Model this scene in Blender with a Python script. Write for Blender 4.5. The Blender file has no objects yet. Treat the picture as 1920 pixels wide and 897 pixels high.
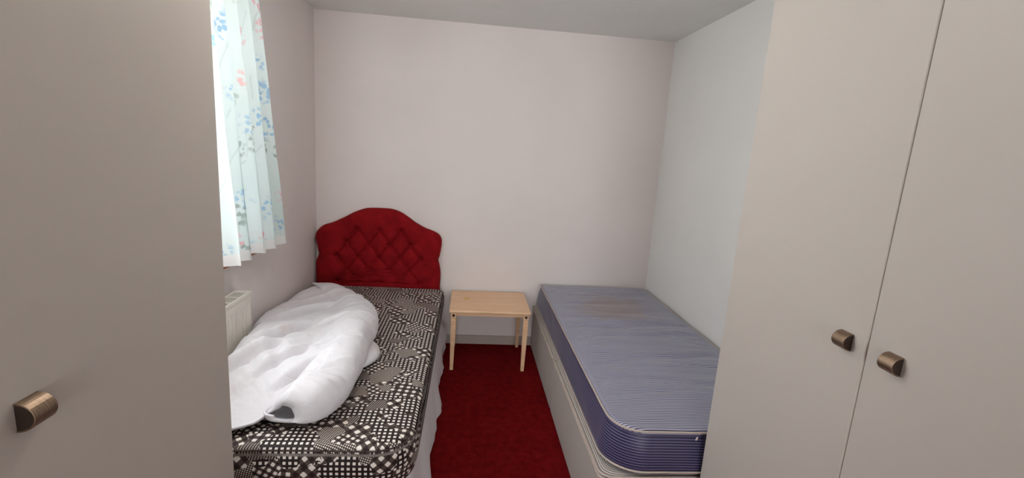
import bpy, bmesh, math, random
import numpy as np
from mathutils import Vector, Matrix, noise
C = bpy.context.scene
col = C.collection
PI = math.pi
random.seed(4)

# ------------------------------------------------------------------ camera
cd = bpy.data.cameras.new('camera'); cam = bpy.data.objects.new('camera', cd); col.objects.link(cam)
rt = Vector((0.99410731, -0.08684, 0.06488046)); up = Vector((-0.04741315, 0.18990866, 0.98065626)); fw = Vector((0.09748156, 0.97795374, -0.18467223))
cam.matrix_world = Matrix(((rt.x, up.x, -fw.x, 0), (rt.y, up.y, -fw.y, 0), (rt.z, up.z, -fw.z, 1.481), (0, 0, 0, 1)))
cd.sensor_width = 36; cd.lens = 872.17 / 1920 * 36; cd.clip_start = 0.02
C.camera = cam

# ------------------------------------------------------------------ room sizes
L, R, D, F, H = -1.0742, 1.4127, 3.4045, -4.30, 2.32      # left, right, back, front, ceiling
WL, WR = -0.5715, 0.8947                                  # wardrobe door faces
WY0, WY1, WZ0, WZ1 = 1.12, 2.36, 0.935, 2.10              # window opening in the left wall

# ------------------------------------------------------------------ light and exposure
C.view_settings.view_transform = 'Standard'; C.view_settings.look = 'None'
C.view_settings.exposure = 0.07; C.view_settings.gamma = 1.0; C.view_settings.use_curve_mapping = False
w = bpy.data.worlds.new('daylight'); C.world = w; w.use_nodes = True
bg = w.node_tree.nodes['Background']; bg.inputs[0].default_value = (0.93, 0.965, 1.0, 1); bg.inputs[1].default_value = 6.6

def area(name, loc, rot, sx, sy, power, color, portal=False, spread=PI):
    l = bpy.data.lights.new(name, 'AREA'); l.shape = 'RECTANGLE'; l.size = sx; l.size_y = sy
    l.energy = power; l.color = color; l.spread = spread
    if portal: l.cycles.is_portal = True
    o = bpy.data.objects.new(name, l); col.objects.link(o); o.location = loc; o.rotation_euler = rot
    return o
area('window_daylight_portal', (L - 0.13, (WY0 + WY1) / 2, (WZ0 + WZ1) / 2), (0, -PI / 2, 0), WZ1 - WZ0, WY1 - WY0, 1, (1, 1, 1), portal=True)
# fill for the back wall, from an unseen window added far behind the viewer
LAMP, LAMP_L = (-0.26, 1.50, 2.11), 37.0        # pendant globe and its brightness
VX0, VX1, VZ0, VZ1 = -0.55, 1.05, 0.85, 2.10
area('end_window_fill', ((VX0 + VX1) / 2, F - 0.16, (VZ0 + VZ1) / 2), (PI / 2, 0, 0), VX1 - VX0, VZ1 - VZ0, 64, (0.97, 0.985, 1.0))

# ------------------------------------------------------------------ node helpers
class NG:
    def __init__(s, name):
        s.m = bpy.data.materials.new(name); s.m.use_nodes = True
        s.t = s.m.node_tree; s.b = s.t.nodes['Principled BSDF']; s.out = s.t.nodes['Material Output']
    def n(s, typ, ins=None, **props):
        nd = s.t.nodes.new(typ)
        for k, v in props.items(): setattr(nd, k, v)
        for k, v in (ins or {}).items(): s.set(nd.inputs[k], v)
        return nd
    def set(s, sock, v):
        if isinstance(v, bpy.types.NodeSocket): s.t.links.new(v, sock)
        else: sock.default_value = v
    def M(s, op, a, b=0.0, c=0.0, clamp=False):
        nd = s.t.nodes.new('ShaderNodeMath'); nd.operation = op; nd.use_clamp = clamp
        for i, v in enumerate((a, b, c)): s.set(nd.inputs[i], v)
        return nd.outputs[0]
    def mix(s, f, a, b):
        nd = s.t.nodes.new('ShaderNodeMix'); nd.data_type = 'RGBA'
        s.set(nd.inputs[0], f); s.set(nd.inputs[6], a); s.set(nd.inputs[7], b); return nd.outputs[2]
    def ramp(s, f, stops):
        nd = s.t.nodes.new('ShaderNodeValToRGB'); s.set(nd.inputs[0], f); e = nd.color_ramp.elements
        while len(e) < len(stops): e.new(0.5)
        for el, (p, c) in zip(e, stops): el.position = p; el.color = c if len(c) == 4 else (*c, 1)
        return nd.outputs[0]
    def coord(s, which='Object'):
        return s.n('ShaderNodeTexCoord').outputs[which]
    def noise(s, vec, scale, detail=2, rough=0.5, dist=0.0):
        return s.n('ShaderNodeTexNoise', {'Vector': vec, 'Scale': scale, 'Detail': detail, 'Roughness': rough, 'Distortion': dist})
    def mapping(s, vec, scale=(1, 1, 1), rot=(0, 0, 0), loc=(0, 0, 0)):
        return s.n('ShaderNodeMapping', {'Vector': vec, 'Scale': scale, 'Rotation': rot, 'Location': loc}).outputs[0]
    def bump(s, h, strength, dist=0.01, normal=None):
        ins = {'Height': h, 'Strength': strength, 'Distance': dist}
        if normal is not None: ins['Normal'] = normal
        return s.n('ShaderNodeBump', ins).outputs[0]
    def base(s, color=None, rough=None, metal=None, normal=None, spec=None, sheen=None):
        if color is not None: s.set(s.b.inputs['Base Color'], color if isinstance(color, bpy.types.NodeSocket) else (*color, 1)[:4])
        if rough is not None: s.set(s.b.inputs['Roughness'], rough)
        if metal is not None: s.set(s.b.inputs['Metallic'], metal)
        if normal is not None: s.set(s.b.inputs['Normal'], normal)
        if spec is not None: s.set(s.b.inputs['Specular IOR Level'], spec)
        if sheen is not None: s.set(s.b.inputs['Sheen Weight'], sheen)
        return s.m

def plain(name, color, rough=0.6, metal=0.0, spec=0.4, var=0.04, nscale=9):
    g = NG(name); v = g.coord(); nz = g.noise(v, nscale, 3).outputs[0]
    c = g.ramp(nz, [(0.25, tuple(x * (1 - var) for x in color)), (0.75, tuple(min(1, x * (1 + var)) for x in color))])
    return g.base(c, rough, metal, spec=spec)

def wall_mat(name, color, stipple=0.12, scale=260):
    g = NG(name); v = g.coord()
    n1 = g.noise(v, 2.2, 3).outputs[0]
    c = g.ramp(n1, [(0.3, tuple(x * 0.975 for x in color)), (0.7, tuple(min(1, x * 1.02) for x in color))])
    n2 = g.noise(v, scale, 2).outputs[0]; n3 = g.noise(v, 35, 2).outputs[0]
    h = g.M('ADD', g.M('MULTIPLY', n2, 0.5), n3)
    return g.base(c, 0.75, normal=g.bump(h, stipple, 0.004), spec=0.25)

M_back = wall_mat('pinkish_emulsion', (0.80, 0.73, 0.71))
M_left = wall_mat('pinkish_emulsion_left', (0.80, 0.73, 0.71))
M_right = wall_mat('emulsion_right_light_cast', (0.82, 0.815, 0.79))  # same wall paint; greener cast and extra light put into the colour
M_ceil = wall_mat('stippled_ceiling_paint', (0.82, 0.82, 0.80), 0.5, 120)

def carpet():
    g = NG('red_carpet'); v = g.coord()
    n1 = g.noise(v, 420, 2, 0.7).outputs[0]; n2 = g.noise(v, 26, 4, 0.65).outputs[0]; n3 = g.noise(v, 5, 3).outputs[0]
    f = g.M('ADD', g.M('MULTIPLY', n1, 0.5), g.M('ADD', g.M('MULTIPLY', n2, 0.35), g.M('MULTIPLY', n3, 0.15)))
    c = g.ramp(f, [(0.36, (0.12, 0.002, 0.004)), (0.5, (0.25, 0.006, 0.009)), (0.64, (0.37, 0.014, 0.016))])
    return g.base(c, 0.95, normal=g.bump(g.M('ADD', n1, g.M('MULTIPLY', n2, 1.4)), 0.9, 0.012), spec=0.05)
M_carpet = carpet()
M_skirt = plain('skirting_gloss', (0.50, 0.42, 0.37), 0.4)

def laminate(name, color):
    g = NG(name); v = g.coord(); n1 = g.noise(v, 3, 3).outputs[0]; n2 = g.noise(v, 500, 1).outputs[0]
    c = g.ramp(n1, [(0.3, tuple(x * 0.98 for x in color)), (0.7, color)])
    return g.base(c, 0.42, normal=g.bump(n2, 0.04, 0.002), spec=0.35)
M_lam = laminate('cream_laminate', (0.54, 0.49, 0.445))
M_plinth = laminate('plinth_laminate', (0.66, 0.62, 0.58))

def bronze():
    g = NG('antique_bronze'); v = g.coord()
    n = g.noise(g.mapping(v, (60, 900, 60)), 1, 2).outputs[0]
    c = g.ramp(n, [(0.3, (0.22, 0.15, 0.10)), (0.7, (0.34, 0.245, 0.175))])
    return g.base(c, 0.42, 1.0, normal=g.bump(n, 0.15, 0.001))
M_bronze = bronze()
M_bronze_dark = plain('dark_bronze_end', (0.055, 0.036, 0.026), 0.55, 0.6)

def velvet():
    g = NG('red_velvet'); v = g.coord(); n = g.noise(v, 14, 3).outputs[0]; n2 = g.noise(v, 600, 1).outputs[0]
    c = g.ramp(n, [(0.3, (0.19, 0.003, 0.006)), (0.7, (0.28, 0.006, 0.010))])
    m = g.base(c, 0.85, normal=g.bump(n2, 0.25, 0.002), spec=0.12, sheen=0.25)
    g.b.inputs['Sheen Tint'].default_value = (0.9, 0.06, 0.05, 1); g.b.inputs['Sheen Roughness'].default_value = 0.4
    return m
M_velvet = velvet()

def patchwork():
    g = NG('brown_and_white_patchwork_check'); uv = g.n('ShaderNodeUVMap').outputs[0]
    wob = g.noise(uv, 7, 1)
    vv = g.n('ShaderNodeVectorMath', {0: uv, 1: g.n('ShaderNodeVectorMath', {0: wob.outputs['Color'], 3: 0.02}, operation='SCALE').outputs[0]}, operation='ADD').outputs[0]
    vor = g.n('ShaderNodeTexVoronoi', {'Vector': g.mapping(vv, (1.0, 1.25, 1), (0, 0, 0.5)), 'Scale': 12.5, 'Randomness': 0.95}, distance='MANHATTAN')
    sep = g.n('ShaderNodeSeparateColor', {0: vor.outputs['Color']}); r1, r2 = sep.outputs[0], sep.outputs[1]
    s = g.n('ShaderNodeSeparateXYZ', {0: uv}); U, V = s.outputs[0], s.outputs[1]
    def rot(a): return (g.M('SUBTRACT', g.M('MULTIPLY', U, math.cos(a)), g.M('MULTIPLY', V, math.sin(a))),
                        g.M('ADD', g.M('MULTIPLY', U, math.sin(a)), g.M('MULTIPLY', V, math.cos(a))))
    def step(x, pitch, duty, soft=0.05):
        t = g.M('PINGPONG', g.M('DIVIDE', x, pitch), 0.5)                 # 0..0.5
        return g.M('MULTIPLY', g.M('SUBTRACT', t, 0.5 - duty / 2 - soft / 2), 1 / soft, clamp=True)
    dark = (0.020, 0.011, 0.010, 1); mid = (0.085, 0.058, 0.050, 1); white = (0.86, 0.79, 0.73, 1)
    def gingham(a, pitch, duty=0.50, md=mid):
        x, y = rot(a); A, B = step(x, pitch, duty, 0.14), step(y, pitch, duty, 0.14)
        return g.mix(g.M('MULTIPLY', g.M('SUBTRACT', g.M('MULTIPLY', A, B), 0.35), 2.5, clamp=True), g.mix(g.M('ABSOLUTE', g.M('SUBTRACT', A, B)), dark, md), white)
    def stripes(a, pitch):
        x, y = rot(a); return g.mix(step(x, pitch, 0.5), dark, (0.36, 0.30, 0.27, 1))
    c = gingham(0.0, 0.0190, 0.54, dark)
    for lo, layer in ((0.40, gingham(0.8, 0.038)), (0.54, gingham(0.12, 0.030)), (0.62, gingham(0.55, 0.0225, 0.55)),
                      (0.76, stripes(0.35, 0.0085)), (0.83, gingham(-0.7, 0.032)), (0.90, gingham(0.3, 0.0075, 0.5, (0.12, 0.085, 0.065, 1)))):
        c = g.mix(g.M('GREATER_THAN', r1, lo), c, layer)
    n = g.noise(uv, 30, 2).outputs[0]
    return g.base(c, 0.62, normal=g.bump(n, 0.25, 0.006), spec=0.3)
M_patch = patchwork()

def ticking(name, light, dark, pitch, duty, axis, stain=False, edge=False, rough=0.42, sheen=0.3, wob=0.0):
    """stripes every pitch metres across the UV axis; duty = share of the dark stripe"""
    g = NG(name); uv = g.n('ShaderNodeUVMap').outputs[0]; s = g.n('ShaderNodeSeparateXYZ', {0: uv})
    x = s.outputs[axis]
    if wob:
        nz = g.noise(uv, 4, 2).outputs[0]; x = g.M('ADD', x, g.M('MULTIPLY', nz, wob))
    t = g.M('PINGPONG', g.M('DIVIDE', x, pitch), 0.5)
    f = g.M('MULTIPLY', g.M('SUBTRACT', t, 0.5 - duty / 2 - 0.04), 1 / 0.08, clamp=True)
    c = g.mix(f, light, dark)
    if stain:
        # the brown sweat mark near the head end, uneven rim
        sx, sy = s.outputs[0], s.outputs[1]
        nn = g.noise(uv, 9, 4, 0.6).outputs[0]
        dx = g.M('MULTIPLY', g.M('SUBTRACT', sx, 0.98), 1 / 0.27); dy = g.M('MULTIPLY', g.M('SUBTRACT', sy, 2.86), 1 / 0.30)
        d = g.M('SQRT', g.M('ADD', g.M('MULTIPLY', dx, dx), g.M('MULTIPLY', dy, dy)))
        d = g.M('ADD', d, g.M('MULTIPLY', g.M('SUBTRACT', nn, 0.5), 1.5))
        k = g.M('MULTIPLY', g.M('SUBTRACT', 1.05, d), 2.0, clamp=True)
        c = g.mix(g.M('MULTIPLY', k, 0.6), c, (0.30, 0.215, 0.175, 1))
    n = g.noise(uv, 40, 2).outputs[0]
    m = g.base(c, rough, normal=g.bump(n, 0.12, 0.004), spec=0.5, sheen=sheen)
    g.b.inputs['Sheen Roughness'].default_value = 0.35
    return m
M_tick = ticking('blue_striped_ticking', (0.42, 0.42, 0.52, 1), (0.040, 0.032, 0.085, 1), 0.0098, 0.36, 1, stain=True, wob=0.012)
M_tick_side = ticking('navy_striped_border', (0.20, 0.195, 0.36, 1), (0.022, 0.015, 0.055, 1), 0.0100, 0.76, 1, wob=0.008)
M_base = ticking('cream_pinstripe_ticking', (0.62, 0.56, 0.52, 1), (0.10, 0.085, 0.08, 1), 0.0075, 0.34, 1, rough=0.7, sheen=0.1)
M_piping = plain('cream_piping', (0.52, 0.43, 0.38), 0.6)
M_dark_border = plain('grey_brown_braid', (0.13, 0.105, 0.105), 0.7, nscale=200, var=0.5)
M_patch_pipe = plain('dark_piping', (0.07, 0.052, 0.048), 0.95, spec=0.05, nscale=120, var=0.8)

def cotton(name, color, stains=None, crease=0.35):
    g = NG(name); v = g.coord(); n1 = g.noise(v, 4, 4, 0.6).outputs[0]
    c = g.ramp(n1, [(0.3, tuple(x * 0.94 for x in color)), (0.65, color)])
    if stains:
        n4 = g.noise(v, 5, 4, 0.7).outputs[0]
        c = g.mix(g.M('MULTIPLY', g.M('SUBTRACT', n4, 0.54), 3.5, clamp=True), c, (*stains, 1))
    n2 = g.noise(v, 13, 3, 0.5, 0.2).outputs[0]; n3 = g.noise(v, 700, 1).outputs[0]
    h = g.M('ADD', n2, g.M('MULTIPLY', n3, 0.03))
    return g.base(c, 0.85, normal=g.bump(h, crease, 0.02), spec=0.15, sheen=0.2)
M_duvet = cotton('off_white_cotton', (0.80, 0.775, 0.81), (0.62, 0.52, 0.49), 0.45)
M_sheet = cotton('white_sheet_cotton', (0.82, 0.78, 0.81), None, 0.2)

def wood():
    g = NG('pale_beech'); v = g.coord()
    n = g.noise(g.mapping(v, (3, 45, 45)), 1, 4, 0.6, 0.4).outputs[0]
    c = g.ramp(n, [(0.3, (0.74, 0.46, 0.275)), (0.55, (0.83, 0.54, 0.33)), (0.75, (0.87, 0.59, 0.38))])
    return g, c, n
g, c, n = wood(); M_wood = g.base(c, 0.45, normal=g.bump(n, 0.05, 0.002), spec=0.4)
def top_wood():
    g, c, n = wood(); g.m.name = 'pale_beech_top_with_yellow_mark'; v = g.coord()
    s = g.n('ShaderNodeSeparateXYZ', {0: v})
    nn = g.noise(v, 40, 3).outputs[0]
    dx = g.M('MULTIPLY', g.M('ADD', s.outputs[0], 0.165), 1 / 0.030); dy = g.M('MULTIPLY', g.M('SUBTRACT', s.outputs[1], 0.03), 1 / 0.045)
    d = g.M('ADD', g.M('SQRT', g.M('ADD', g.M('MULTIPLY', dx, dx), g.M('MULTIPLY', dy, dy))), g.M('MULTIPLY', g.M('SUBTRACT', nn, 0.5), 2.4))
    k = g.M('MULTIPLY', g.M('SUBTRACT', 0.8, d), 2.5, clamp=True)
    c = g.mix(g.M('MULTIPLY', k, 0.8), c, (0.72, 0.42, 0.06, 1))
    return g.base(c, 0.4, normal=g.bump(n, 0.05, 0.002), spec=0.4)
M_wood_top = top_wood()
M_inlay = plain('dark_inlay', (0.02, 0.012, 0.01), 0.6)
M_rad = plain('cream_radiator_enamel', (0.78, 0.74, 0.67), 0.35)
M_slot = plain('slot_shade_and_foot_black', (0.04, 0.04, 0.036), 0.8)  # near-black: painted shade in the radiator slots, also the glide feet
M_sill = plain('varnished_brown_sill', (0.30, 0.105, 0.03), 0.3)
M_upvc = plain('white_window_frame', (0.82, 0.83, 0.82), 0.35)
M_hem = None

def curtain_mat():
    g = NG('floral_curtain_cotton'); uv = g.n('ShaderNodeUVMap').outputs[0]
    dist = g.noise(uv, 26, 3, 0.7)
    vv = g.n('ShaderNodeVectorMath', {0: uv, 1: g.n('ShaderNodeVectorMath', {0: dist.outputs['Color'], 3: 0.035}, operation='SCALE').outputs[0]}, operation='ADD').outputs[0]
    c = g.ramp(g.noise(uv, 3, 2).outputs[0], [(0.3, (0.72, 0.81, 0.80)), (0.7, (0.79, 0.86, 0.86))])
    # clusters: big voronoi decides colour family, small voronoi draws the petals
    big = g.n('ShaderNodeTexVoronoi', {'Vector': vv, 'Scale': 8.0, 'Randomness': 0.9})
    sb = g.n('ShaderNodeSeparateColor', {0: big.outputs['Color']})
    small = g.n('ShaderNodeTexVoronoi', {'Vector': vv, 'Scale': 42.0})
    petal = g.M('MULTIPLY', g.M('SUBTRACT', 0.55, small.outputs['Distance']), 5.0, clamp=True)
    inb = g.M('MULTIPLY', g.M('SUBTRACT', 0.50, big.outputs['Distance']), 9.0, clamp=True)
    m = g.M('MULTIPLY', petal, inb)
    fam = g.ramp(sb.outputs[0], [(0.0, (0.30, 0.52, 0.74)), (0.40, (0.42, 0.60, 0.76)), (0.46, (0.84, 0.42, 0.48)), (0.66, (0.86, 0.52, 0.52)), (0.70, (0.36, 0.42, 0.38)), (1.0, (0.42, 0.40, 0.52))])
    fam.node.color_ramp.interpolation = 'CONSTANT'
    on = g.M('GREATER_THAN', sb.outputs[1], 0.22)
    c = g.mix(g.M('MULTIPLY', g.M('MULTIPLY', m, on), 0.85), c, fam)
    # thin grey-green stems
    wv = g.n('ShaderNodeTexWave', {'Vector': g.mapping(uv, (1, 0.5, 1), (0, 0, 0.7)), 'Scale': 4.2, 'Distortion': 9.0, 'Detail': 1.0, 'Detail Scale': 1.4})
    st = g.M('MULTIPLY', g.M('SUBTRACT', wv.outputs['Fac'], 0.975), 40, clamp=True)
    c = g.mix(g.M('MULTIPLY', g.M('MULTIPLY', st, 0.25), g.M('GREATER_THAN', g.noise(uv, 11, 1).outputs[0], 0.52)), c, (0.36, 0.42, 0.36, 1))
    g.base(c, 0.9, spec=0.1)
    tr = g.n('ShaderNodeBsdfTranslucent', {'Color': c}); mx = g.n('ShaderNodeMixShader', {0: 0.085, 1: g.b.outputs[0], 2: tr.outputs[0]})
    g.t.links.new(mx.outputs[0], g.out.inputs[0]); return g.m
M_curtain = curtain_mat()
def lining_mat():
    g = NG('curtain_hem_lining'); uv = g.n('ShaderNodeUVMap').outputs[0]
    c = g.ramp(g.noise(uv, 6, 2).outputs[0], [(0.3, (0.80, 0.80, 0.80)), (0.7, (0.86, 0.85, 0.84))])
    g.base(c, 0.9, spec=0.1)
    tr = g.n('ShaderNodeBsdfTranslucent', {'Color': c}); mx = g.n('ShaderNodeMixShader', {0: 0.07, 1: g.b.outputs[0], 2: tr.outputs[0]})
    g.t.links.new(mx.outputs[0], g.out.inputs[0]); return g.m
M_lining = lining_mat()
def glass_mat():
    g = NG('window_glass'); t = g.n('ShaderNodeBsdfTransparent', {'Color': (0.97, 0.985, 0.98, 1)}); gl = g.n('ShaderNodeBsdfGlossy', {'Roughness': 0.02})
    fr = g.n('ShaderNodeFresnel', {'IOR': 1.3})
    bf = g.n('ShaderNodeNewGeometry').outputs['Backfacing']
    mx = g.n('ShaderNodeMixShader', {0: g.M('MULTIPLY', fr.outputs[0], g.M('SUBTRACT', 1.0, bf)), 1: t.outputs[0], 2: gl.outputs[0]}); g.t.links.new(mx.outputs[0], g.out.inputs[0]); return g.m
M_glass = glass_mat()

# ------------------------------------------------------------------ mesh helpers
def link(name, me, mat, parent=None, smooth=False):
    o = bpy.data.objects.new(name, me); col.objects.link(o)
    if mat is not None: me.materials.append(mat)
    if parent is not None:
        o.parent = parent
        o.matrix_parent_inverse = Matrix.Translation(-world_loc(parent))
    if smooth:
        for p in me.polygons: p.use_smooth = True
    return o
def world_loc(o):
    v = Vector(o.location)
    return v
def obj(name, bm, mat, parent=None, smooth=False):
    me = bpy.data.meshes.new(name); bmesh.ops.recalc_face_normals(bm, faces=bm.faces); bm.to_mesh(me); bm.free()
    return link(name, me, mat, parent, smooth)
def pydata(name, vs, fs, mat, parent=None, smooth=True, uvs=None):
    me = bpy.data.meshes.new(name); me.from_pydata([tuple(map(float, v)) for v in vs], [], fs); me.update()
    if uvs is not None:
        ul = me.uv_layers.new(name='UVMap')
        for lp in me.loops: ul.data[lp.index].uv = uvs[lp.vertex_index]
    return link(name, me, mat, parent, smooth)
def empty(name, loc, label, cat, group=None):
    o = bpy.data.objects.new(name, None); col.objects.link(o); o.location = loc; o.empty_display_size = 0.1
    return tag(o, label, cat, group)
def tag(o, label, cat=None, group=None):
    o['label'] = label
    if cat: o['category'] = cat
    if group: o['group'] = group
    return o
def struct(o): o['kind'] = 'structure'; return o
def box(bm, x0, x1, y0, y1, z0, z1, bev=0.0, seg=2):
    r = bmesh.ops.create_cube(bm, size=1.0)
    for v in r['verts']: v.co = Vector(((x0 + x1) / 2 + v.co.x * (x1 - x0), (y0 + y1) / 2 + v.co.y * (y1 - y0), (z0 + z1) / 2 + v.co.z * (z1 - z0)))
    if bev: bmesh.ops.bevel(bm, geom=list({e for v in r['verts'] for e in v.link_edges}), offset=bev, segments=seg, affect='EDGES', profile=0.5)
def boxes(name, lst, mat, parent=None, bev=0.0, smooth=False):
    bm = bmesh.new()
    for b in lst: box(bm, *b, bev=bev)
    return obj(name, bm, mat, parent, smooth)
def tube(name, pts, rad, mat, parent=None, closed=True, seg=8):
    n = len(pts); P = [Vector(p) for p in pts]; vs = []; fs = []
    for i, p in enumerate(P):
        a = P[(i - 1) % n] if closed or i > 0 else p; b = P[(i + 1) % n] if closed or i < n - 1 else p
        t = (b - a).normalized(); s = t.cross(Vector((0, 0, 1))); s = s.normalized() if s.length > 1e-4 else Vector((1, 0, 0)); u = s.cross(t)
        for k in range(seg):
            q = 2 * PI * k / seg; vs.append(p + (s * math.cos(q) + u * math.sin(q)) * rad)
    for i in range(n if closed else n - 1):
        j = (i + 1) % n
        for k in range(seg): fs.append((i * seg + k, i * seg + (k + 1) % seg, j * seg + (k + 1) % seg, j * seg + k))
    return pydata(name, vs, fs, mat, parent)
def nz(x, y, z=0.0): return noise.noise(Vector((x, y, z)))

def rrect(x0, x1, y0, y1, radii, n=90):
    """rounded rectangle, counter-clockwise from the near-left corner; radii = near-left, near-right, far-right, far-left"""
    pts = []
    cs = [(x0, y0, PI, radii[0], 1, 1), (x1, y0, 1.5 * PI, radii[1], -1, 1), (x1, y1, 0, radii[2], -1, -1), (x0, y1, 0.5 * PI, radii[3], 1, -1)]
    arcs = []
    for cx, cy, a0, r, sx, sy in cs:
        arcs.append([(cx + sx * r + r * math.cos(a0 + PI / 2 * k / 12), cy + sy * r + r * math.sin(a0 + PI / 2 * k / 12)) for k in range(13)])
    for i in range(4):
        a = arcs[i]; b = arcs[(i + 1) % 4]; pts += a
        p, q = a[-1], b[0]; m = n if i % 2 == 1 else n // 2
        for k in range(1, m): pts.append((p[0] + (q[0] - p[0]) * k / m, p[1] + (q[1] - p[1]) * k / m))
    return pts

# ------------------------------------------------------------------ the room
T = 0.12
struct(boxes('floor', [(L - T, R + T, F - T, D + T, -0.1, 0.0)], M_carpet))
struct(boxes('ceiling', [(L - T, R + T, F - T, D + T, H, H + 0.1)], M_ceil))
struct(boxes('wall_back', [(L - T, R + T, D, D + T, 0, H)], M_back))
struct(boxes('wall_right', [(R, R + T, F, D, 0, H)], M_right))
struct(boxes('wall_front', [(L - T, VX0, F - T, F, 0, H), (VX1, R + T, F - T, F, 0, H), (VX0, VX1, F - T, F, 0, VZ0), (VX0, VX1, F - T, F, VZ1, H)], M_back))
struct(boxes('wall_left', [(L - T, L, F, WY0, 0, H), (L - T, L, WY1, D, 0, H), (L - T, L, WY0, WY1, 0, WZ0), (L - T, L, WY0, WY1, WZ1, H)], M_left))
def skirting(name, lst): struct(boxes(name, lst, M_skirt, bev=0.004))
skirting('baseboard_back', [(L + 0.016, R - 0.016, D - 0.016, D, 0, 0.07)])
skirting('baseboard_left', [(L, L + 0.016, 1.14, D, 0, 0.07)])
skirting('baseboard_right', [(R - 0.016, R, 1.46, D, 0, 0.07)])
# window in the left wall
fx0, fx1 = L - 0.10, L - 0.045
wy = (WY0 + WY1) / 2
wf = struct(boxes('window_1', [(fx0, fx1, WY0, WY1, WZ0, WZ0 + 0.055), (fx0, fx1, WY0, WY1, WZ1 - 0.055, WZ1), (fx0, fx1, WY0, WY0 + 0.055, WZ0 + 0.055, WZ1 - 0.055),
      (fx0, fx1, WY1 - 0.055, WY1, WZ0 + 0.055, WZ1 - 0.055), (fx0, fx1, wy - 0.03, wy + 0.03, WZ0 + 0.055, WZ1 - 0.055)], M_upvc))
for a, b in ((WY0 + 0.055, wy - 0.03), (wy + 0.03, WY1 - 0.055)):
    boxes('pane', [(L - 0.076, L - 0.070, a, b, WZ0 + 0.055, WZ1 - 0.055)], M_glass, wf)
boxes('window_sill', [(L - 0.045, L + 0.055, WY0 - 0.03, WY1 + 0.05, WZ0 - 0.028, WZ0 - 0.001)], M_sill, wf, bev=0.004)

w2 = struct(boxes('fill_window', [(VX0, VX1, F - 0.10, F - 0.045, VZ0, VZ0 + 0.05), (VX0, VX1, F - 0.10, F - 0.045, VZ1 - 0.05, VZ1), (VX0, VX0 + 0.05, F - 0.10, F - 0.045, VZ0 + 0.05, VZ1 - 0.05),
      (VX1 - 0.05, VX1, F - 0.10, F - 0.045, VZ0 + 0.05, VZ1 - 0.05), (0.22, 0.28, F - 0.10, F - 0.045, VZ0 + 0.05, VZ1 - 0.05)], M_upvc))  # unseen end window, added to carry the fill light
for a, b in ((VX0 + 0.05, 0.22), (0.28, VX1 - 0.05)): boxes('pane', [(a, b, F - 0.076, F - 0.070, VZ0 + 0.05, VZ1 - 0.05)], M_glass, w2)

# ------------------------------------------------------------------ fitted wardrobes
def strap_knob(parent, y, z, face, sgn):
    """hollow half-round metal pull; sgn = direction it stands out from the door"""
    hw, ro, th, dep = 0.0175, 0.0205, 0.0022, 0.025
    prof = []; N = 18
    for k in range(N + 1):
        a = -PI / 2 + PI * k / N; prof.append((dep * abs(math.cos(a)) ** 0.9, ro * math.sin(a)))
    inner = [(max(0, px - th), pz * (ro - th) / ro) for px, pz in prof]
    bm = bmesh.new(); rows = []
    for yy in (y - hw, y + hw):
        rows.append(([bm.verts.new((face + sgn * px, yy, z + pz)) for px, pz in prof], [bm.verts.new((face + sgn * px, yy, z + pz)) for px, pz in inner]))
    for i in range(N):
        (o0, i0), (o1, i1) = rows
        bm.faces.new((o0[i], o0[i + 1], o1[i + 1], o1[i])); bm.faces.new((i0[i], i1[i], i1[i + 1], i0[i + 1]))
        bm.faces.new((o0[i], i0[i], i0[i + 1], o0[i + 1])); bm.faces.new((o1[i], o1[i + 1], i1[i + 1], i1[i]))
    for i in (0, N):
        bm.faces.new((rows[0][0][i], rows[1][0][i], rows[1][1][i], rows[0][1][i]))
    nb = len(bm.faces)
    for e in (hw - 0.0012, -hw + 0.0012):                     # recessed end plates close the half-round
        f = bm.faces.new([bm.verts.new((face + sgn * max(0.0002, px - th * 0.6), y + e, z + pz * 0.95)) for px, pz in prof]); f.material_index = 1
    o = obj('door_knob', bm, M_bronze, parent, smooth=False); o.data.materials.append(M_bronze_dark)
    md = o.modifiers.new('b', 'BEVEL'); md.width = 0.0008; md.segments = 2; md.limit_method = 'ANGLE'
    tag(o, 'bronze half-round metal door pull')
    return o
def wardrobe(name, side, doors, y0, y1, label):
    if side < 0: xw, face = L + 0.001, WL
    else: xw, face = R - 0.001, WR
    back = face + side * 0.017                          # rear of the doors
    root = empty(name, ((xw + face) / 2, (y0 + y1) / 2, 0), label, 'wardrobe', None)
    xs = sorted((xw, back + side * 0.001))
    a, b = xs
    a, b = (a, b - 0.006) if side < 0 else (a + 0.006, b)
    boxes('carcass', [(a, b, y1 - 0.018, y1 - 0.001, 0.001, H - 0.002), (a, b, y0 + 0.001, y0 + 0.018, 0.001, H - 0.002),
                      (a, b, y0 + 0.018, y1 - 0.018, H - 0.02, H - 0.002), (a, b, y0 + 0.018, y1 - 0.018, 0.075, 0.093)], M_lam, root)
    pl = sorted((back + side * 0.03, back + side * 0.045))
    boxes('plinth', [(pl[0], pl[1], y0 + 0.018, y1 - 0.018, 0.001, 0.075)], M_plinth, root)
    dx = sorted((face, back))
    for q, (d0, d1, ky) in enumerate(doors):
        rec = side * 0.0035 * q                                # the nearer door sits a little deeper
        bm = bmesh.new(); box(bm, dx[0] + rec, dx[1] + rec, d0, d1, 0.08, H - 0.012, bev=0.0022, seg=3)
        dr = obj('door', bm, M_lam, root)
        strap_knob(dr, ky, 1.099, face + rec, -side)
    return root
wardrobe('fitted_wardrobe', -1, [(0.5485, 1.1307, 0.6186), (-0.038, 0.5477, 0.475)], -0.04, 1.1307,
         'cream fitted wardrobe on the left, its end hiding part of the window and radiator')
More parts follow.
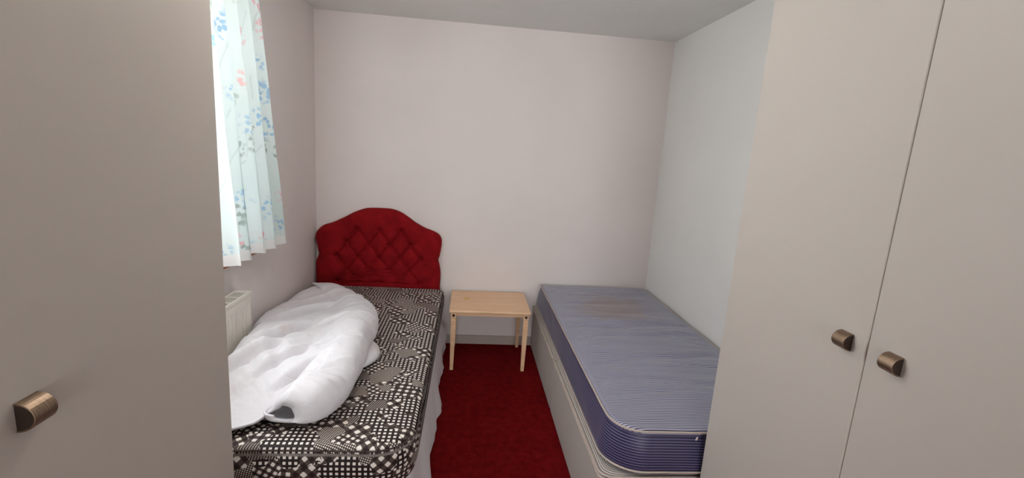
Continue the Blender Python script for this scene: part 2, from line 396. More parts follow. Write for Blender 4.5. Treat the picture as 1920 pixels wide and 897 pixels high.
wardrobe('fitted_wardrobe', 1, [(0.8970, 1.4459, 0.9500), (0.3440, 0.8962, 0.8270)], 0.342, 1.4459,
         'cream fitted wardrobe on the right with two bronze pulls, in front of the blue mattress')

# ------------------------------------------------------------------ mattresses
def mattress(name, x0, x1, y0, y1, z0, z1, radii, top_mat, side_mat, label, topf, bulge=0.006, bev=0.022, uv_wrap=True, taper=0.0, rings=70):
    """closed body: domed top by rings, rounded shoulder, slightly bulging border, flat underside"""
    ol = rrect(x0, x1, y0, y1, radii, 110); n = len(ol); cx, cy = (x0 + x1) / 2, (y0 + y1) / 2
    per = [0.0]
    for i in range(1, n): per.append(per[-1] + math.dist(ol[i], ol[i - 1]))
    nrm = []
    for i in range(n):
        a, b = ol[i - 1], ol[(i + 1) % n]; t = (b[0] - a[0], b[1] - a[1]); l = math.hypot(*t); nrm.append((t[1] / l, -t[0] / l))
    def inset(i, d): return (ol[i][0] - nrm[i][0] * d, ol[i][1] - nrm[i][1] * d)
    vs, fs, uv, fm = [], [], [], []
    bz = bev * 0.8
    for k in range(rings + 1):                                        # top, centre to shoulder
        s = (k / rings) ** 0.8
        for i in range(n):
            px, py = inset(i, bev + taper); x, y = cx + (px - cx) * s, cy + (py - cy) * s
            vs.append((x, y, z1 + topf(x, y, s))); uv.append((x, y))
    K = 5
    for k in range(1, K + 1):                                         # shoulder
        a = PI / 2 * k / K
        for i in range(n):
            px, py = inset(i, (bev + taper) - bev * math.sin(a)); 
            dz = topf(px, py, 1.0)
            z = z1 + dz - bz * (1 - math.cos(a))
            vs.append((px, py, z)); uv.append((px, py))
    top_rows = rings + K
    m = 14
    zt, zb = z1 - bz, z0 + 0.03
    for k in range(1, m + 1):
        f = k / m; z = zt + (zb - zt) * f
        for i in range(n):
            px, py = inset(i, taper * (1 - f) - bulge * math.sin(PI * f) - 0.002 * nz(per[i] * 6, z * 18, 3)); 
            dz = topf(*inset(i, taper), 1.0) * (1 - f)
            vs.append((px, py, z + dz)); uv.append((per[i], z))
    for k in range(1, K + 1):
        a = PI / 2 * k / K
        for i in range(n):
            px, py = inset(i, 0.026 * (1 - math.cos(a))); vs.append((px, py, zb - 0.03 * math.sin(a))); uv.append((per[i], zb - 0.03 * math.sin(a)))
    rows = top_rows + m + K + 1
    for r in range(rows - 1):
        for i in range(n):
            j = (i + 1) % n; fs.append((r * n + i, r * n + j, (r + 1) * n + j, (r + 1) * n + i)); fm.append(0 if r < top_rows else 1)
    c = len(vs); vs.append((cx, cy, z0)); uv.append((cx, cy))
    for i in range(n): fs.append(((rows - 1) * n + i, (rows - 1) * n + (i + 1) % n, c)); fm.append(1)
    root = empty(name, (cx, cy, z0), *label)
    # split top and border so the seam between them can change fabric
    def sub(nm, which, mat):
        ids = [f for f, q in zip(fs, fm) if q == which]; used = sorted({v for f in ids for v in f}); mp = {v: q for q, v in enumerate(used)}
        me = bpy.data.meshes.new(nm); me.from_pydata([vs[v] for v in used], [], [tuple(mp[v] for v in f) for f in ids]); me.update()
        ul = me.uv_layers.new(name='UVMap')
        for f, poly in zip(ids, me.polygons):
            us = [uv[v] for v in f]
            mx = max(u[0] for u in us)
            for v, li in zip(f, poly.loop_indices):
                u = list(uv[v])
                if which == 1 and mx - u[0] > 1.0: u[0] += per[-1] + math.dist(ol[0], ol[-1])
                ul.data[li].uv = u
        bm = bmesh.new(); bm.from_mesh(me); bmesh.ops.recalc_face_normals(bm, faces=bm.faces); bm.to_mesh(me); bm.free()
        return link(nm, me, mat, root, True)
    sub('quilted_top', 0, top_mat); sub('border', 1, side_mat)
    pts = [(vs[(rings + K) * n + i][0] + nrm[i][0] * 0.002, vs[(rings + K) * n + i][1] + nrm[i][1] * 0.002, vs[(rings + K) * n + i][2] + bz * 0.5) for i in range(n)]
    base = [(ol[i][0] + nrm[i][0] * 0.001, ol[i][1] + nrm[i][1] * 0.001, zb) for i in range(n)]
    return root, pts, base, ol, nrm

def top_left(x, y, s):
    return 0.010 * (1 - s ** 3) + 0.003 * nz(x * 5, y * 5, 1) - 0.004 * max(0, nz(x * 3, y * 2, 7))
ml, pts, base, olL, nrL = mattress('mattress', L + 0.012, -0.150, 1.450, 3.310, 0.287, 0.464, (0.12, 0.135, 0.07, 0.07), M_patch, M_patch,
    ('brown and white patchwork check mattress below the red headboard, under the white duvet', 'mattress'), top_left, bulge=0.010, bev=0.03)
tube('piping', pts, 0.0030, M_patch_pipe, ml)
# grey braid border along the aisle side of the left mattress
def braid():
    vs, fs = [], []; idx = [i for i, p in enumerate(olL) if p[0] > -0.40 and 1.64 < p[1] < 3.28]
    for i in idx:
        for z in (0.425, 0.398, 0.370):
            off = 0.0115
            vs.append((olL[i][0] + nrL[i][0] * off, olL[i][1] + nrL[i][1] * off, z))
    for a in range(len(idx) - 1):
        for k in range(2): fs.append((a * 3 + k, a * 3 + k + 1, a * 3 + k + 4, a * 3 + k + 3))
    o = pydata('side_braid', vs, fs, M_dark_border, ml); sm = o.modifiers.new('s', 'SOLIDIFY'); sm.thickness = 0.002
    tag(o, 'dark grey braid band along the mattress side')
braid()

def top_right(x, y, s):
    # creases run across the bed, deepest a third of the way from the head
    u = x * 2.0
    h = 0.0
    h += 0.007 * nz(u * 0.9, y * 9, 2.0) + 0.005 * nz(u * 1.6, y * 22, 5.0) - 0.004 * max(0, 1 - abs(nz(u * 0.8, y * 7, 8.0)) * 9)
    for yc, k, amp, wdt, x0 in ((2.52, 0.10, 0.012, 0.035, 0.95), (2.38, 0.06, 0.005, 0.02, 1.1), (2.93, 0.05, 0.004, 0.02, 0.8), (2.66, -0.04, 0.005, 0.018, 0.75), (2.10, 0.08, 0.005, 0.022, 1.15), (3.08, 0.1, 0.003, 0.02, 0.75)):
        yy = yc + k * (x - 0.9) + 0.02 * nz(x * 5, yc * 7, 1)
        env = math.exp(-((x - x0) / 0.33) ** 2)
        h -= 1.5 * amp * env * math.exp(-((y - yy) / wdt) ** 2)
        h += 0.9 * amp * env * math.exp(-((y - yy - wdt * 1.8) / (wdt * 1.3)) ** 2)
    h += 0.010 * (1 - s ** 4)
    # the pulled-in corner by the walls
    d = (x - 1.36) + (y - 3.33); h -= 0.006 * math.exp(-((x - 1.32 - (y - 3.26) * 1.0) / 0.03) ** 2) * math.exp(-((x - 1.33) ** 2 + (y - 3.27) ** 2) / 0.01)
    h *= min(1, (1.0 - s) * 9 + 0.15) if s > 0.85 else 1
    return h + 0.0025 * nz(x * 3, y * 3, 9)
mr, pts, base, olR, nrR = mattress('mattress', 0.552, 1.4085, 1.468, 3.385, 0.337, 0.509, (0.15, 0.06, 0.05, 0.05), M_tick, M_tick_side,
    ('blue striped mattress with cream piping and a brown stain, on the right bed', 'mattress'), top_right, bulge=0.004, bev=0.02, taper=0.024, rings=150)
tube('piping', [(p[0] + 0.0, p[1], p[2] - 0.0 + 0.003 * nz(p[0] * 9, p[1] * 9)) for p in pts], 0.0040, M_piping, mr)
tube('piping', [(p[0], p[1], p[2] - 0.014 + 0.003 * nz(p[0] * 7, p[1] * 7, 3)) for p in base], 0.0040, M_piping, mr)
# loose end of the piping at the near edge
tube('piping_end', [(0.872, 1.462, 0.502), (0.868, 1.459, 0.497), (0.866, 1.460, 0.492)], 0.0030, M_piping, mr, closed=False)

# ------------------------------------------------------------------ right divan base, two halves
rb = empty('divan_bed', (0.97, 2.42, 0), 'cream pinstriped divan base under the blue striped mattress', 'bed')
def divan_half(y0, y1, radii, zt=0.331):
    ol = rrect(0.534, 1.4045, y0, y1, radii, 40); n = len(ol); per = [0]
    for i in range(1, n): per.append(per[-1] + math.dist(ol[i], ol[i - 1]))
    vs, uv, fs = [], [], []
    cx, cy = 0.97, (y0 + y1) / 2
    prof = [(0.30, zt, 1), (0.02, zt, 1), (0.006, zt - 0.004, 1), (0.0, zt - 0.012, 0), (0, zt - 0.10, 0), (0, 0.12, 0), (0, 0.014, 0), (0.01, 0.012, 0)]
    for d, z, top in prof:
        for i in range(n):
            f = 1 - d / 0.43; x, y = ol[i]
            if d > 0.25: x, y = cx + (x - cx) * 0.3, cy + (y - cy) * 0.3
            else: x += (d if x < cx else -d); y += (d if y < cy else -d)
            vs.append((x, y, z)); uv.append((per[i], z + 0.0) if not top else (per[i], zt - 0.012 + d))
    for r in range(len(prof) - 1):
        for i in range(n):
            j = (i + 1) % n; fs.append((r * n + i, (r + 1) * n + i, (r + 1) * n + j, r * n + j))
    fs.append(tuple(range(n))); fs.append(tuple((len(prof) - 1) * n + i for i in range(n))[::-1])
    o = pydata('divan_base', vs, fs, M_base, rb, smooth=False, uvs=uv)
    for dz in (-0.004, -0.020):
        tube('piping', [(x + (0.001 if x > 1 else -0.002), y + (0.002 if y < cy else -0.002) * 0, zt + dz) for x, y in ol], 0.0042, M_piping, o)
    return o
divan_half(1.476, 2.452, (0.05, 0.03, 0.01, 0.01)); divan_half(2.462, 3.380, (0.01, 0.01, 0.02, 0.02))
for x in (0.62, 1.32):
    for y in (1.58, 2.36, 2.56, 3.28):
        bm = bmesh.new(); bmesh.ops.create_cone(bm, cap_ends=True, segments=16, radius1=0.018, radius2=0.022, depth=0.013, matrix=Matrix.Translation((x, y, 0.0066))); obj('glide_foot', bm, M_slot, rb)

# ------------------------------------------------------------------ left divan, headboard, valance
lb = empty('divan_bed', (-0.63, 2.4, 0), 'bed with red buttoned velvet headboard in the corner by the window', 'bed')
boxes('divan_base', [(L + 0.02, -0.20, 1.50, 3.30, 0.02, 0.280)], M_sheet, lb, bev=0.01)
HB = [(-1.0665,0.33),(-1.0665,0.48),(-1.066,0.599),(-1.055,0.645),(-1.046,0.672),(-1.052,0.70),(-1.058,0.739),(-1.067,0.799),(-1.05,0.843),(-1.009,0.879),(-0.944,0.904),(-0.87,0.942),(-0.805,0.98),(-0.739,1.008),(-0.69,1.018),(-0.607,1.021),(-0.541,1.018),(-0.482,1.0),(-0.423,0.965),(-0.372,0.929),(-0.303,0.893),(-0.234,0.868),(-0.195,0.842),(-0.181,0.803),(-0.185,0.745),(-0.194,0.69),(-0.201,0.664),(-0.193,0.63),(-0.185,0.59),(-0.181,0.54),(-0.183,0.465),(-0.183,0.33)]
BT = [(-0.768,0.866),(-0.618,0.862),(-0.468,0.866),(-0.843,0.772),(-0.692,0.769),(-0.546,0.767),(-0.399,0.767),(-0.915,0.672),(-0.770,0.670),(-0.620,0.669),(-0.473,0.669),(-0.328,0.668),(-0.845,0.576),(-0.692,0.576),(-0.547,0.576),(-0.405,0.573),(-0.915,0.48),(-0.77,0.48),(-0.62,0.48),(-0.473,0.48),(-0.328,0.48)]
def headboard():
    # smooth outline (Catmull-Rom), then a radial mesh inside it
    P = [Vector((*p, 0)) for p in HB]; n = len(P); ol = []
    sharp = {0, n - 1}
    for i in range(n):
        p0, p1, p2, p3 = P[i - 1], P[i], P[(i + 1) % n], P[(i + 2) % n]
        for k in range(10):
            t = k / 10
            if i in (n - 1,): q = p1.lerp(p2, t)
            else:
                if i in sharp: p0 = p1
                if (i + 1) % n in sharp: p3 = p2
                q = 0.5 * ((2 * p1) + (p2 - p0) * t + (2 * p0 - 5 * p1 + 4 * p2 - p3) * t * t + (3 * p1 - p0 - 3 * p2 + p3) * t ** 3)
            ol.append((q.x, q.y))
    ol = np.array(ol); c = np.array((-0.624, 0.66)); N = len(ol); Rg = 130
    rr = (np.arange(Rg + 1) / Rg) ** 0.75
    G = c + (ol[None] - c) * rr[:, None, None]; X = G[..., 0].ravel(); Z = G[..., 1].ravel()
    dist = np.full(X.shape, 9.0)
    A = ol; B = np.roll(ol, -1, 0)
    for a, b in zip(A, B):
        if min(a[1], b[1]) < 0.335: continue
        ab = b - a; t = np.clip(((X - a[0]) * ab[0] + (Z - a[1]) * ab[1]) / (ab @ ab + 1e-12), 0, 1)
        dist = np.minimum(dist, np.hypot(X - a[0] - t * ab[0], Z - a[1] - t * ab[1]))
    r = 0.045; k = np.clip(dist / r, 0, 1); dep = 0.028 + 0.047 * np.sqrt(1 - (1 - k) ** 2)
    segs = []
    for i, a in enumerate(BT):
        for b in BT[i + 1:]:
            if 0.08 < abs(a[1] - b[1]) < 0.11 and 0.05 < abs(a[0] - b[0]) < 0.10: segs.append((a, b, 1.0))
    segs += [(BT[0], (-0.815, 0.925), .7), (BT[1], (-0.628, 0.96), .8), (BT[2], (-0.42, 0.91), .7), (BT[3], (-0.93, 0.82), .6), (BT[6], (-0.31, 0.81), .6), (BT[7], (-1.00, 0.675), .6), (BT[11], (-0.25, 0.665), .6), (BT[1], (-0.693, 0.865), 0.0)]
    cre = np.zeros(X.shape)
    for a, b, amp in segs:
        a = np.array(a); b = np.array(b); ab = b - a; t = np.clip(((X - a[0]) * ab[0] + (Z - a[1]) * ab[1]) / (ab @ ab), 0, 1)
        d = np.hypot(X - a[0] - t * ab[0], Z - a[1] - t * ab[1])
        fade = np.ones_like(t) if amp == 1.0 else (1 - t)
        cre = np.maximum(cre, amp * fade * (0.010 * np.exp(-(d / 0.005) ** 2) + 0.012 * np.exp(-(d / 0.024) ** 2)))
    dim = np.zeros(X.shape)
    for a in BT:
        d = np.hypot(X - a[0], Z - a[1]); dim = np.maximum(dim, 0.030 * np.exp(-(d / 0.014) ** 2) + 0.016 * np.exp(-(d / 0.036) ** 2))
    dep = dep - np.maximum(cre, dim) * np.clip(dist / 0.03, 0, 1)
    y1 = D - 0.004; Y = y1 - dep
    vs = [(x, y, z) for x, y, z in zip(X, Y, Z)]; fs = []
    for q in range(Rg):
        for i in range(N):
            j = (i + 1) % N; fs.append((q * N + i, q * N + j, (q + 1) * N + j, (q + 1) * N + i))
    b0 = len(vs); vs += [(x, y1, z) for x, z in ol]
    for i in range(N):
        j = (i + 1) % N; fs.append((Rg * N + i, Rg * N + j, b0 + j, b0 + i))
    fs.append(tuple(b0 + i for i in range(N)))
    me = bpy.data.meshes.new('headboard'); me.from_pydata(vs, [], fs); bm = bmesh.new(); bm.from_mesh(me)
    bmesh.ops.remove_doubles(bm, verts=bm.verts, dist=1e-5); bmesh.ops.recalc_face_normals(bm, faces=bm.faces); bm.to_mesh(me); bm.free()
    hb = link('headboard', me, M_velvet, lb, True); tag(hb, 'red velvet headboard with a scalloped arched outline and deep buttoning')
    for (x, z) in BT:
        bm = bmesh.new(); bmesh.ops.create_uvsphere(bm, u_segments=14, v_segments=8, radius=0.0075)
        for v in bm.verts: v.co = Vector((x + v.co.x, y1 - 0.033 + v.co.y * 0.5, z + v.co.z))
        obj('button', bm, M_velvet, hb, True)
    tube('edge_piping', [(x, y1 - 0.026, z) for x, z in ol], 0.0035, M_velvet, hb)
headboard()
for hx in (-0.98, -0.31): boxes('headboard_strut', [(hx, hx + 0.04, D - 0.028, D - 0.018, 0.002, 0.34)], M_wood, lb)

def valance():
    # hangs from under the mattress: along the aisle side and round the foot
    path = [(-0.178, 3.30)]
    n1 = 260
    path += [(-0.178, 3.30 - 1.70 * k / n1) for k in range(1, n1)]
    path += [(-0.278 + 0.10 * math.cos(PI / 2 * k / 14), 1.60 - 0.10 * math.sin(PI / 2 * k / 14)) for k in range(15)]
    path += [(-0.278 - 0.76 * k / 90, 1.50) for k in range(1, 91)]
    n = len(path); m = 36; vs, fs, uv = [], [], []; per = 0
    for i, (x, y) in enumerate(path):
        if i: per += math.dist(path[i - 1], path[i])
        a, b = path[max(0, i - 1)], path[min(n - 1, i + 1)]; t = Vector((b[0] - a[0], b[1] - a[1], 0)).normalized(); nn = Vector((-t.y, t.x, 0))
        hem = 0.008 + 0.10 * max(0, nz(per * 1.7, 4.4)) 
        for k in range(m + 1):
            f = k / m; z = 0.284 + (hem - 0.284) * f
            amp = 0.004 + 0.020 * f
            off = 0.002 + 0.062 * f ** 0.7 + amp * (nz(per * 4.2, f * 0.8, 1) * 1.7 + 0.35 * nz(per * 13, f * 1.1, 3)) 
            # the puffed-out part near the headboard
            off += 0.040 * math.exp(-((y - 3.12) / 0.13) ** 2) * math.sin(PI * min(1, f * 1.25)) * (1 if x > -0.2 else 0)
            off = max(off, 0.003)
            vs.append((x + nn.x * off, y + nn.y * off, z)); uv.append((per, z))
    for i in range(n - 1):
        for k in range(m): fs.append((i * (m + 1) + k, (i + 1) * (m + 1) + k, (i + 1) * (m + 1) + k + 1, i * (m + 1) + k + 1))
    o = pydata('valance_sheet', vs, fs, M_sheet, None, True, uv)
    sm = o.modifiers.new('s', 'SOLIDIFY'); sm.thickness = 0.0025
    tag(o, 'white creased valance sheet hanging down the aisle side of the patchwork mattress', 'bed sheet')
valance()

# ------------------------------------------------------------------ crumpled duvet on the left mattress
def spl(P, s):
    """Catmull-Rom through P at s in 0..1"""
    n = len(P) - 1; q = min(max(s, 0), 1) * n; i = min(int(q), n - 1); t = q - i
    p = [Vector((*P[min(max(i + k, 0), n)], 0)[:3]) if len(P[0]) == 2 else Vector(P[min(max(i + k, 0), n)]) for k in (-1, 0, 1, 2)]
    return 0.5 * ((2 * p[1]) + (p[2] - p[0]) * t + (2 * p[0] - 5 * p[1] + 4 * p[2] - p[3]) * t * t + (3 * p[1] - p[0] - 3 * p[2] + p[3]) * t ** 3)
ZM = 0.478
def duvet():
    CR = [(-0.475, 1.528), (-0.424, 1.67), (-0.418, 1.88), (-0.430, 2.12), (-0.440, 2.34), (-0.480, 2.53), (-0.565, 2.73), (-0.69, 2.93), (-0.81, 3.11)]
    CL = [(-1.035, 1.505), (-0.955, 1.70), (-0.945, 1.92), (-0.965, 2.10), (-1.035, 2.32), (-1.045, 2.56), (-1.045, 2.78), (-1.030, 2.98), (-0.985, 3.15)]
    HT = [(0.120, 0), (0.130, 0), (0.135, 0), (0.135, 0), (0.125, 0), (0.110, 0), (0.085, 0), (0.055, 0), (0.030, 0)]     # ridge height along the roll
    HL = [(0.030, 0), (0.105, 0), (0.128, 0), (0.118, 0), (0.082, 0), (0.056, 0), (0.038, 0), (0.028, 0), (0.018, 0)]     # height by the wall
    ns, nt = 230, 250
    vs, fs, uv = [], [], []
    for a in range(ns + 1):
        s = a / ns; cr, cl = spl(CR, s), spl(CL, s); W = (cl - cr).length; e = (cl - cr).normalized()
        hr, hl = spl(HT, s).x, spl(HL, s).x
        k = hr / 0.135; tp = min(1, (1 - s) * 5 + 0.35)
        cu0 = max(0.0, 1 - s / 0.4)
        sec = [(0.222 * tp, 0.004 + 0.046 * k * cu0), (0.198 * tp, 0.002 + 0.010 * k * cu0), (0.115 * tp, 0.0), (0.045, 0.004), (0.012, 0.022 * k), (0.0, 0.055 * k), (0.010, 0.092 * k), (0.040, 0.122 * k),
               (0.090, 0.137 * k), (0.150, 0.132 * k), (0.220, 0.112 * k * 0.6 + hl * 0.4), (W * 0.62, hl * 0.85 + 0.01), (W * 0.78, hl * 0.97), (W - 0.055, hl), (W - 0.018, hl * 0.86), (W, hl * 0.5), (W - 0.01, hl * 0.12), (W - 0.06, 0.0)]
        sec = [(min(d, W * 0.55 + 0.02 * i) if i < 11 else d, z) for i, (d, z) in enumerate(sec)]
        for b in range(nt + 1):
            t = b / nt; q = spl(sec, t); d, z = q.x, q.y
            p = cr + e * d
            under = t < 0.20
            kk = 0.33 + 0.67 * math.sqrt(max(0, 1 - (1 - min(1, s / 0.07)) ** 2))     # the roll's near end closes in round a small hollow
            rl = min(1, max(0, (0.30 - d) / 0.12)) if t > 0.3 else 1
            kk = 1 - (1 - kk) * rl; d0, z0 = 0.135, 0.030
            d = d0 + (d - d0) * kk; z = z0 + (z - z0) * kk
            p = cr + e * d
            topw = min(1, max(0, (t - 0.24) / 0.14)) * min(1, max(0, (0.97 - t) / 0.08))
            # front edge of the loose half falls to the mattress
            if not under and t > 0.42:
                fall = min(1, max(0, (d - 0.11) / 0.12)); rr = min(1, max(0, (p.y - 1.50) / 0.46)); rr = rr * rr * (3 - 2 * rr)
                z = z * (1 - fall) + (0.004 + (z - 0.004) * (0.02 + 0.98 * rr)) * fall
            # notch where the roll opens
            p.y += (0.045 * math.exp(-((d - 0.19) / 0.06) ** 2) - 0.02 * math.exp(-((d - 0.33) / 0.10) ** 2)) * math.exp(-(s / 0.05) ** 1.5) * (0 if under else 1)
            if under: p.y += 0.02 * math.exp(-(s / 0.05))
            # folds fan out of the opening
            ox, oy = p.x + 0.66, p.y - 1.60; r = math.hypot(ox, oy); ph = math.atan2(oy, ox)
            fan = nz(ph * 4.2, r * 1.6, 11.3); fan = (1 - abs(fan) * 2.4)
            f1 = 0.013 * fan * math.exp(-((r - 0.30) / 0.30) ** 2)
            # long diagonal creases on the upper face
            cu, cv = p.x * 0.80 + p.y * 0.60, -p.x * 0.60 + p.y * 0.80
            rg = 1 - abs(nz(cu * 2.4, cv * 6.5, 5.1)) * 2.5
            f2 = 0.008 * rg
            f3 = 0.018 * nz(p.x * 3.8, p.y * 3.0, 2.2) + 0.0025 * nz(p.x * 14, p.y * 11, 8) + 0.006 * (1 - min(1, abs(nz(cu * 1.8, cv * 7, 9.1)) * 4)) ** 1.5 + 0.0025 * (1 - min(1, abs(nz(cu * 7 + 3, cv * 11, 1.7)) * 4)) ** 2 + 0.0008 * nz(p.x * 32, p.y * 26, 4)
            # named creases: dips with a raised lip
            f4 = 0
            for (x0, y0, x1, y1, am, wd) in ((-0.93, 2.34, -0.72, 2.62, 0.020, 0.020), (-0.86, 1.95, -0.70, 2.28, 0.020, 0.020), (-0.72, 2.20, -0.55, 2.33, 0.012, 0.014), (-0.93, 1.72, -0.74, 1.98, 0.016, 0.018), (-0.80, 1.72, -0.62, 1.95, 0.014, 0.013), (-0.70, 1.66, -0.56, 1.86, 0.012, 0.011)):
                vx, vy = x1 - x0, y1 - y0; l2 = vx * vx + vy * vy; tt = min(1, max(0, ((p.x - x0) * vx + (p.y - y0) * vy) / l2)); ll = math.sqrt(l2)
                sd = ((p.x - x0) * vy - (p.y - y0) * vx) / ll; env = math.sin(PI * tt) ** 0.7 if 0 < tt < 1 else 0
                f4 += 2.2 * am * env * (-math.exp(-(sd / wd) ** 2) + 0.7 * math.exp(-((sd + wd * 1.9) / (wd * 1.2)) ** 2))
            f4 -= 0.020 * math.exp(-((d - 0.225) / 0.024) ** 2) * max(0, 1 - s / 0.38)
            zz = z + (f1 + f2 + f3 + f4) * topw * min(1, z / 0.05)
            # the side of the roll wobbles outwards
            sw = math.exp(-((t - 0.31) / 0.08) ** 2); p = p - e * sw * (0.010 * nz(s * 9, t * 5, 6) + 0.0015 * nz(s * 34, t * 20, 2))
            zz += 0.004 * sw * nz(s * 9, 3, 3)
            zz = max(zz, 0.0)
            x = max(p.x, L + 0.022)
            if 1.0 < p.y < 2.20: x = max(x, L + 0.125)
            vs.append((x, p.y, ZM + 0.010 + zz)); uv.append((t, s))
    for a in range(ns):
        for b in range(nt):
            i = a * (nt + 1) + b; fs.append((i, i + 1, i + nt + 2, i + nt + 1))
    # flap of the lower layer sticking out at the aisle side
    f0 = len(vs); na, nb = 40, 24
    for a in range(na + 1):
        for b in range(nb + 1):
            u, v = a / na, b / nb; w_ = math.sin(PI * u) ** 0.6
            x = -0.47 + (0.082 * w_) * v; y = 1.97 + 0.25 * u + 0.05 * v * (u - 0.2)
            z = 0.034 * math.sqrt(max(0, 1 - v ** 3)) * (0.55 + 0.45 * w_) + 0.006 * nz(x * 30, y * 22, 3) * (1 - v)
            vs.append((x, y, ZM + 0.010 + max(z, 0))); uv.append((u, v))
    for a in range(na):
        for b in range(nb):
            i = f0 + a * (nb + 1) + b; fs.append((i, i + 1, i + nb + 2, i + nb + 1))
    o = pydata('duvet', vs, fs, M_duvet, None, True, uv)
    sm = o.modifiers.new('thick', 'SOLIDIFY'); sm.thickness = 0.009; sm.offset = 0
    tag(o, 'crumpled off-white duvet rolled over on the patchwork mattress', 'duvet')
duvet()

# ------------------------------------------------------------------ bedside table
def side_table():
    cx, cy = 0.182, 3.157; hw, hd, zt = 0.272, 0.227, 0.431
    root = empty('bedside_table', (cx, cy, 0), 'small pale beech bedside table with tapered legs between the two beds', 'table')
    me = bpy.data.meshes.new('tabletop'); bm = bmesh.new(); box(bm, -hw, hw, -hd, hd, -0.009, 0.009, bev=0.0055, seg=4); bm.to_mesh(me); bm.free()
    tp = bpy.data.objects.new('tabletop', me); col.objects.link(tp); me.materials.append(M_wood_top); tp.parent = root; tp.location = (0, 0, zt - 0.009)
    lx, ly, hb = hw - 0.030, hd - 0.030, 0.0185
    za = zt - 0.018
    boxes('apron', [(cx - lx + hb, cx + lx - hb, cy - ly - 0.009, cy - ly + 0.007, za - 0.024, za), (cx - lx + hb, cx + lx - hb, cy + ly - 0.007, cy + ly + 0.009, za - 0.024, za),
                    (cx - lx - 0.007, cx - lx + 0.009, cy - ly + hb, cy + ly - hb, za - 0.024, za), (cx + lx - 0.009, cx + lx + 0.007, cy - ly + hb, cy + ly - hb, za - 0.024, za)], M_wood, root, bev=0.001)
    for sx in (-1, 1):
        for sy in (-1, 1):
            x, y = cx + sx * lx, cy + sy * ly; bm = bmesh.new()
            box(bm, x - hb, x + hb, y - hb, y + hb, za - 0.040, za - 0.0005, bev=0.0015)
            box(bm, x - hb + 0.003, x + hb - 0.003, y - hb + 0.003, y + hb - 0.003, za - 0.046, za - 0.039)   # groove
            prof = [(za - 0.046, 0.0125), (za - 0.056, 0.0165), (za - 0.075, 0.0172), (0.18, 0.0145), (0.001, 0.0110)]
            prev = None
            for z, h in prof:
                ring = [bm.verts.new((x + a * h, y + b * h, z)) for a, b in ((-1, -1), (1, -1), (1, 1), (-1, 1))]
                if prev:
                    for k in range(4): bm.faces.new((prev[k], prev[(k + 1) % 4], ring[(k + 1) % 4], ring[k]))
                else: bm.faces.new(ring)
                prev = ring
            bm.faces.new(prev[::-1])
            lg = obj('leg', bm, M_wood, root)
            md = lg.modifiers.new('b', 'BEVEL'); md.width = 0.0015; md.segments = 2; md.limit_method = 'ANGLE'
            # carved dark diamond on the outer faces of the leg block
            bm = bmesh.new(); zc = za - 0.020
            for ax in (0, 1):
                fy = y + sy * (hb + 0.0004) if ax == 0 else x + sx * (hb + 0.0004)
                q = 0.0052
                for du, dv in ((-0.0058, 0), (0.0058, 0), (0, 0.0058), (0, -0.0058)):
                    pts4 = [(du - q * 1.15, dv), (du, dv - q * 1.15), (du + q * 1.15, dv), (du, dv + q * 1.15)]
                    lo = []; hi = []
                    for u, v in pts4:
                        if ax == 0: lo.append(bm.verts.new((x + u, fy - sy * 0.002, zc + v))); hi.append(bm.verts.new((x + u, fy + sy * 0.0004, zc + v)))
                        else: lo.append(bm.verts.new((fy - sx * 0.002, y + u, zc + v))); hi.append(bm.verts.new((fy + sx * 0.0004, y + u, zc + v)))
                    bm.faces.new(hi)
                    for k in range(4): bm.faces.new((lo[k], lo[(k + 1) % 4], hi[(k + 1) % 4], hi[k]))
            obj('diamond_inlay', bm, M_inlay, lg)
side_table()

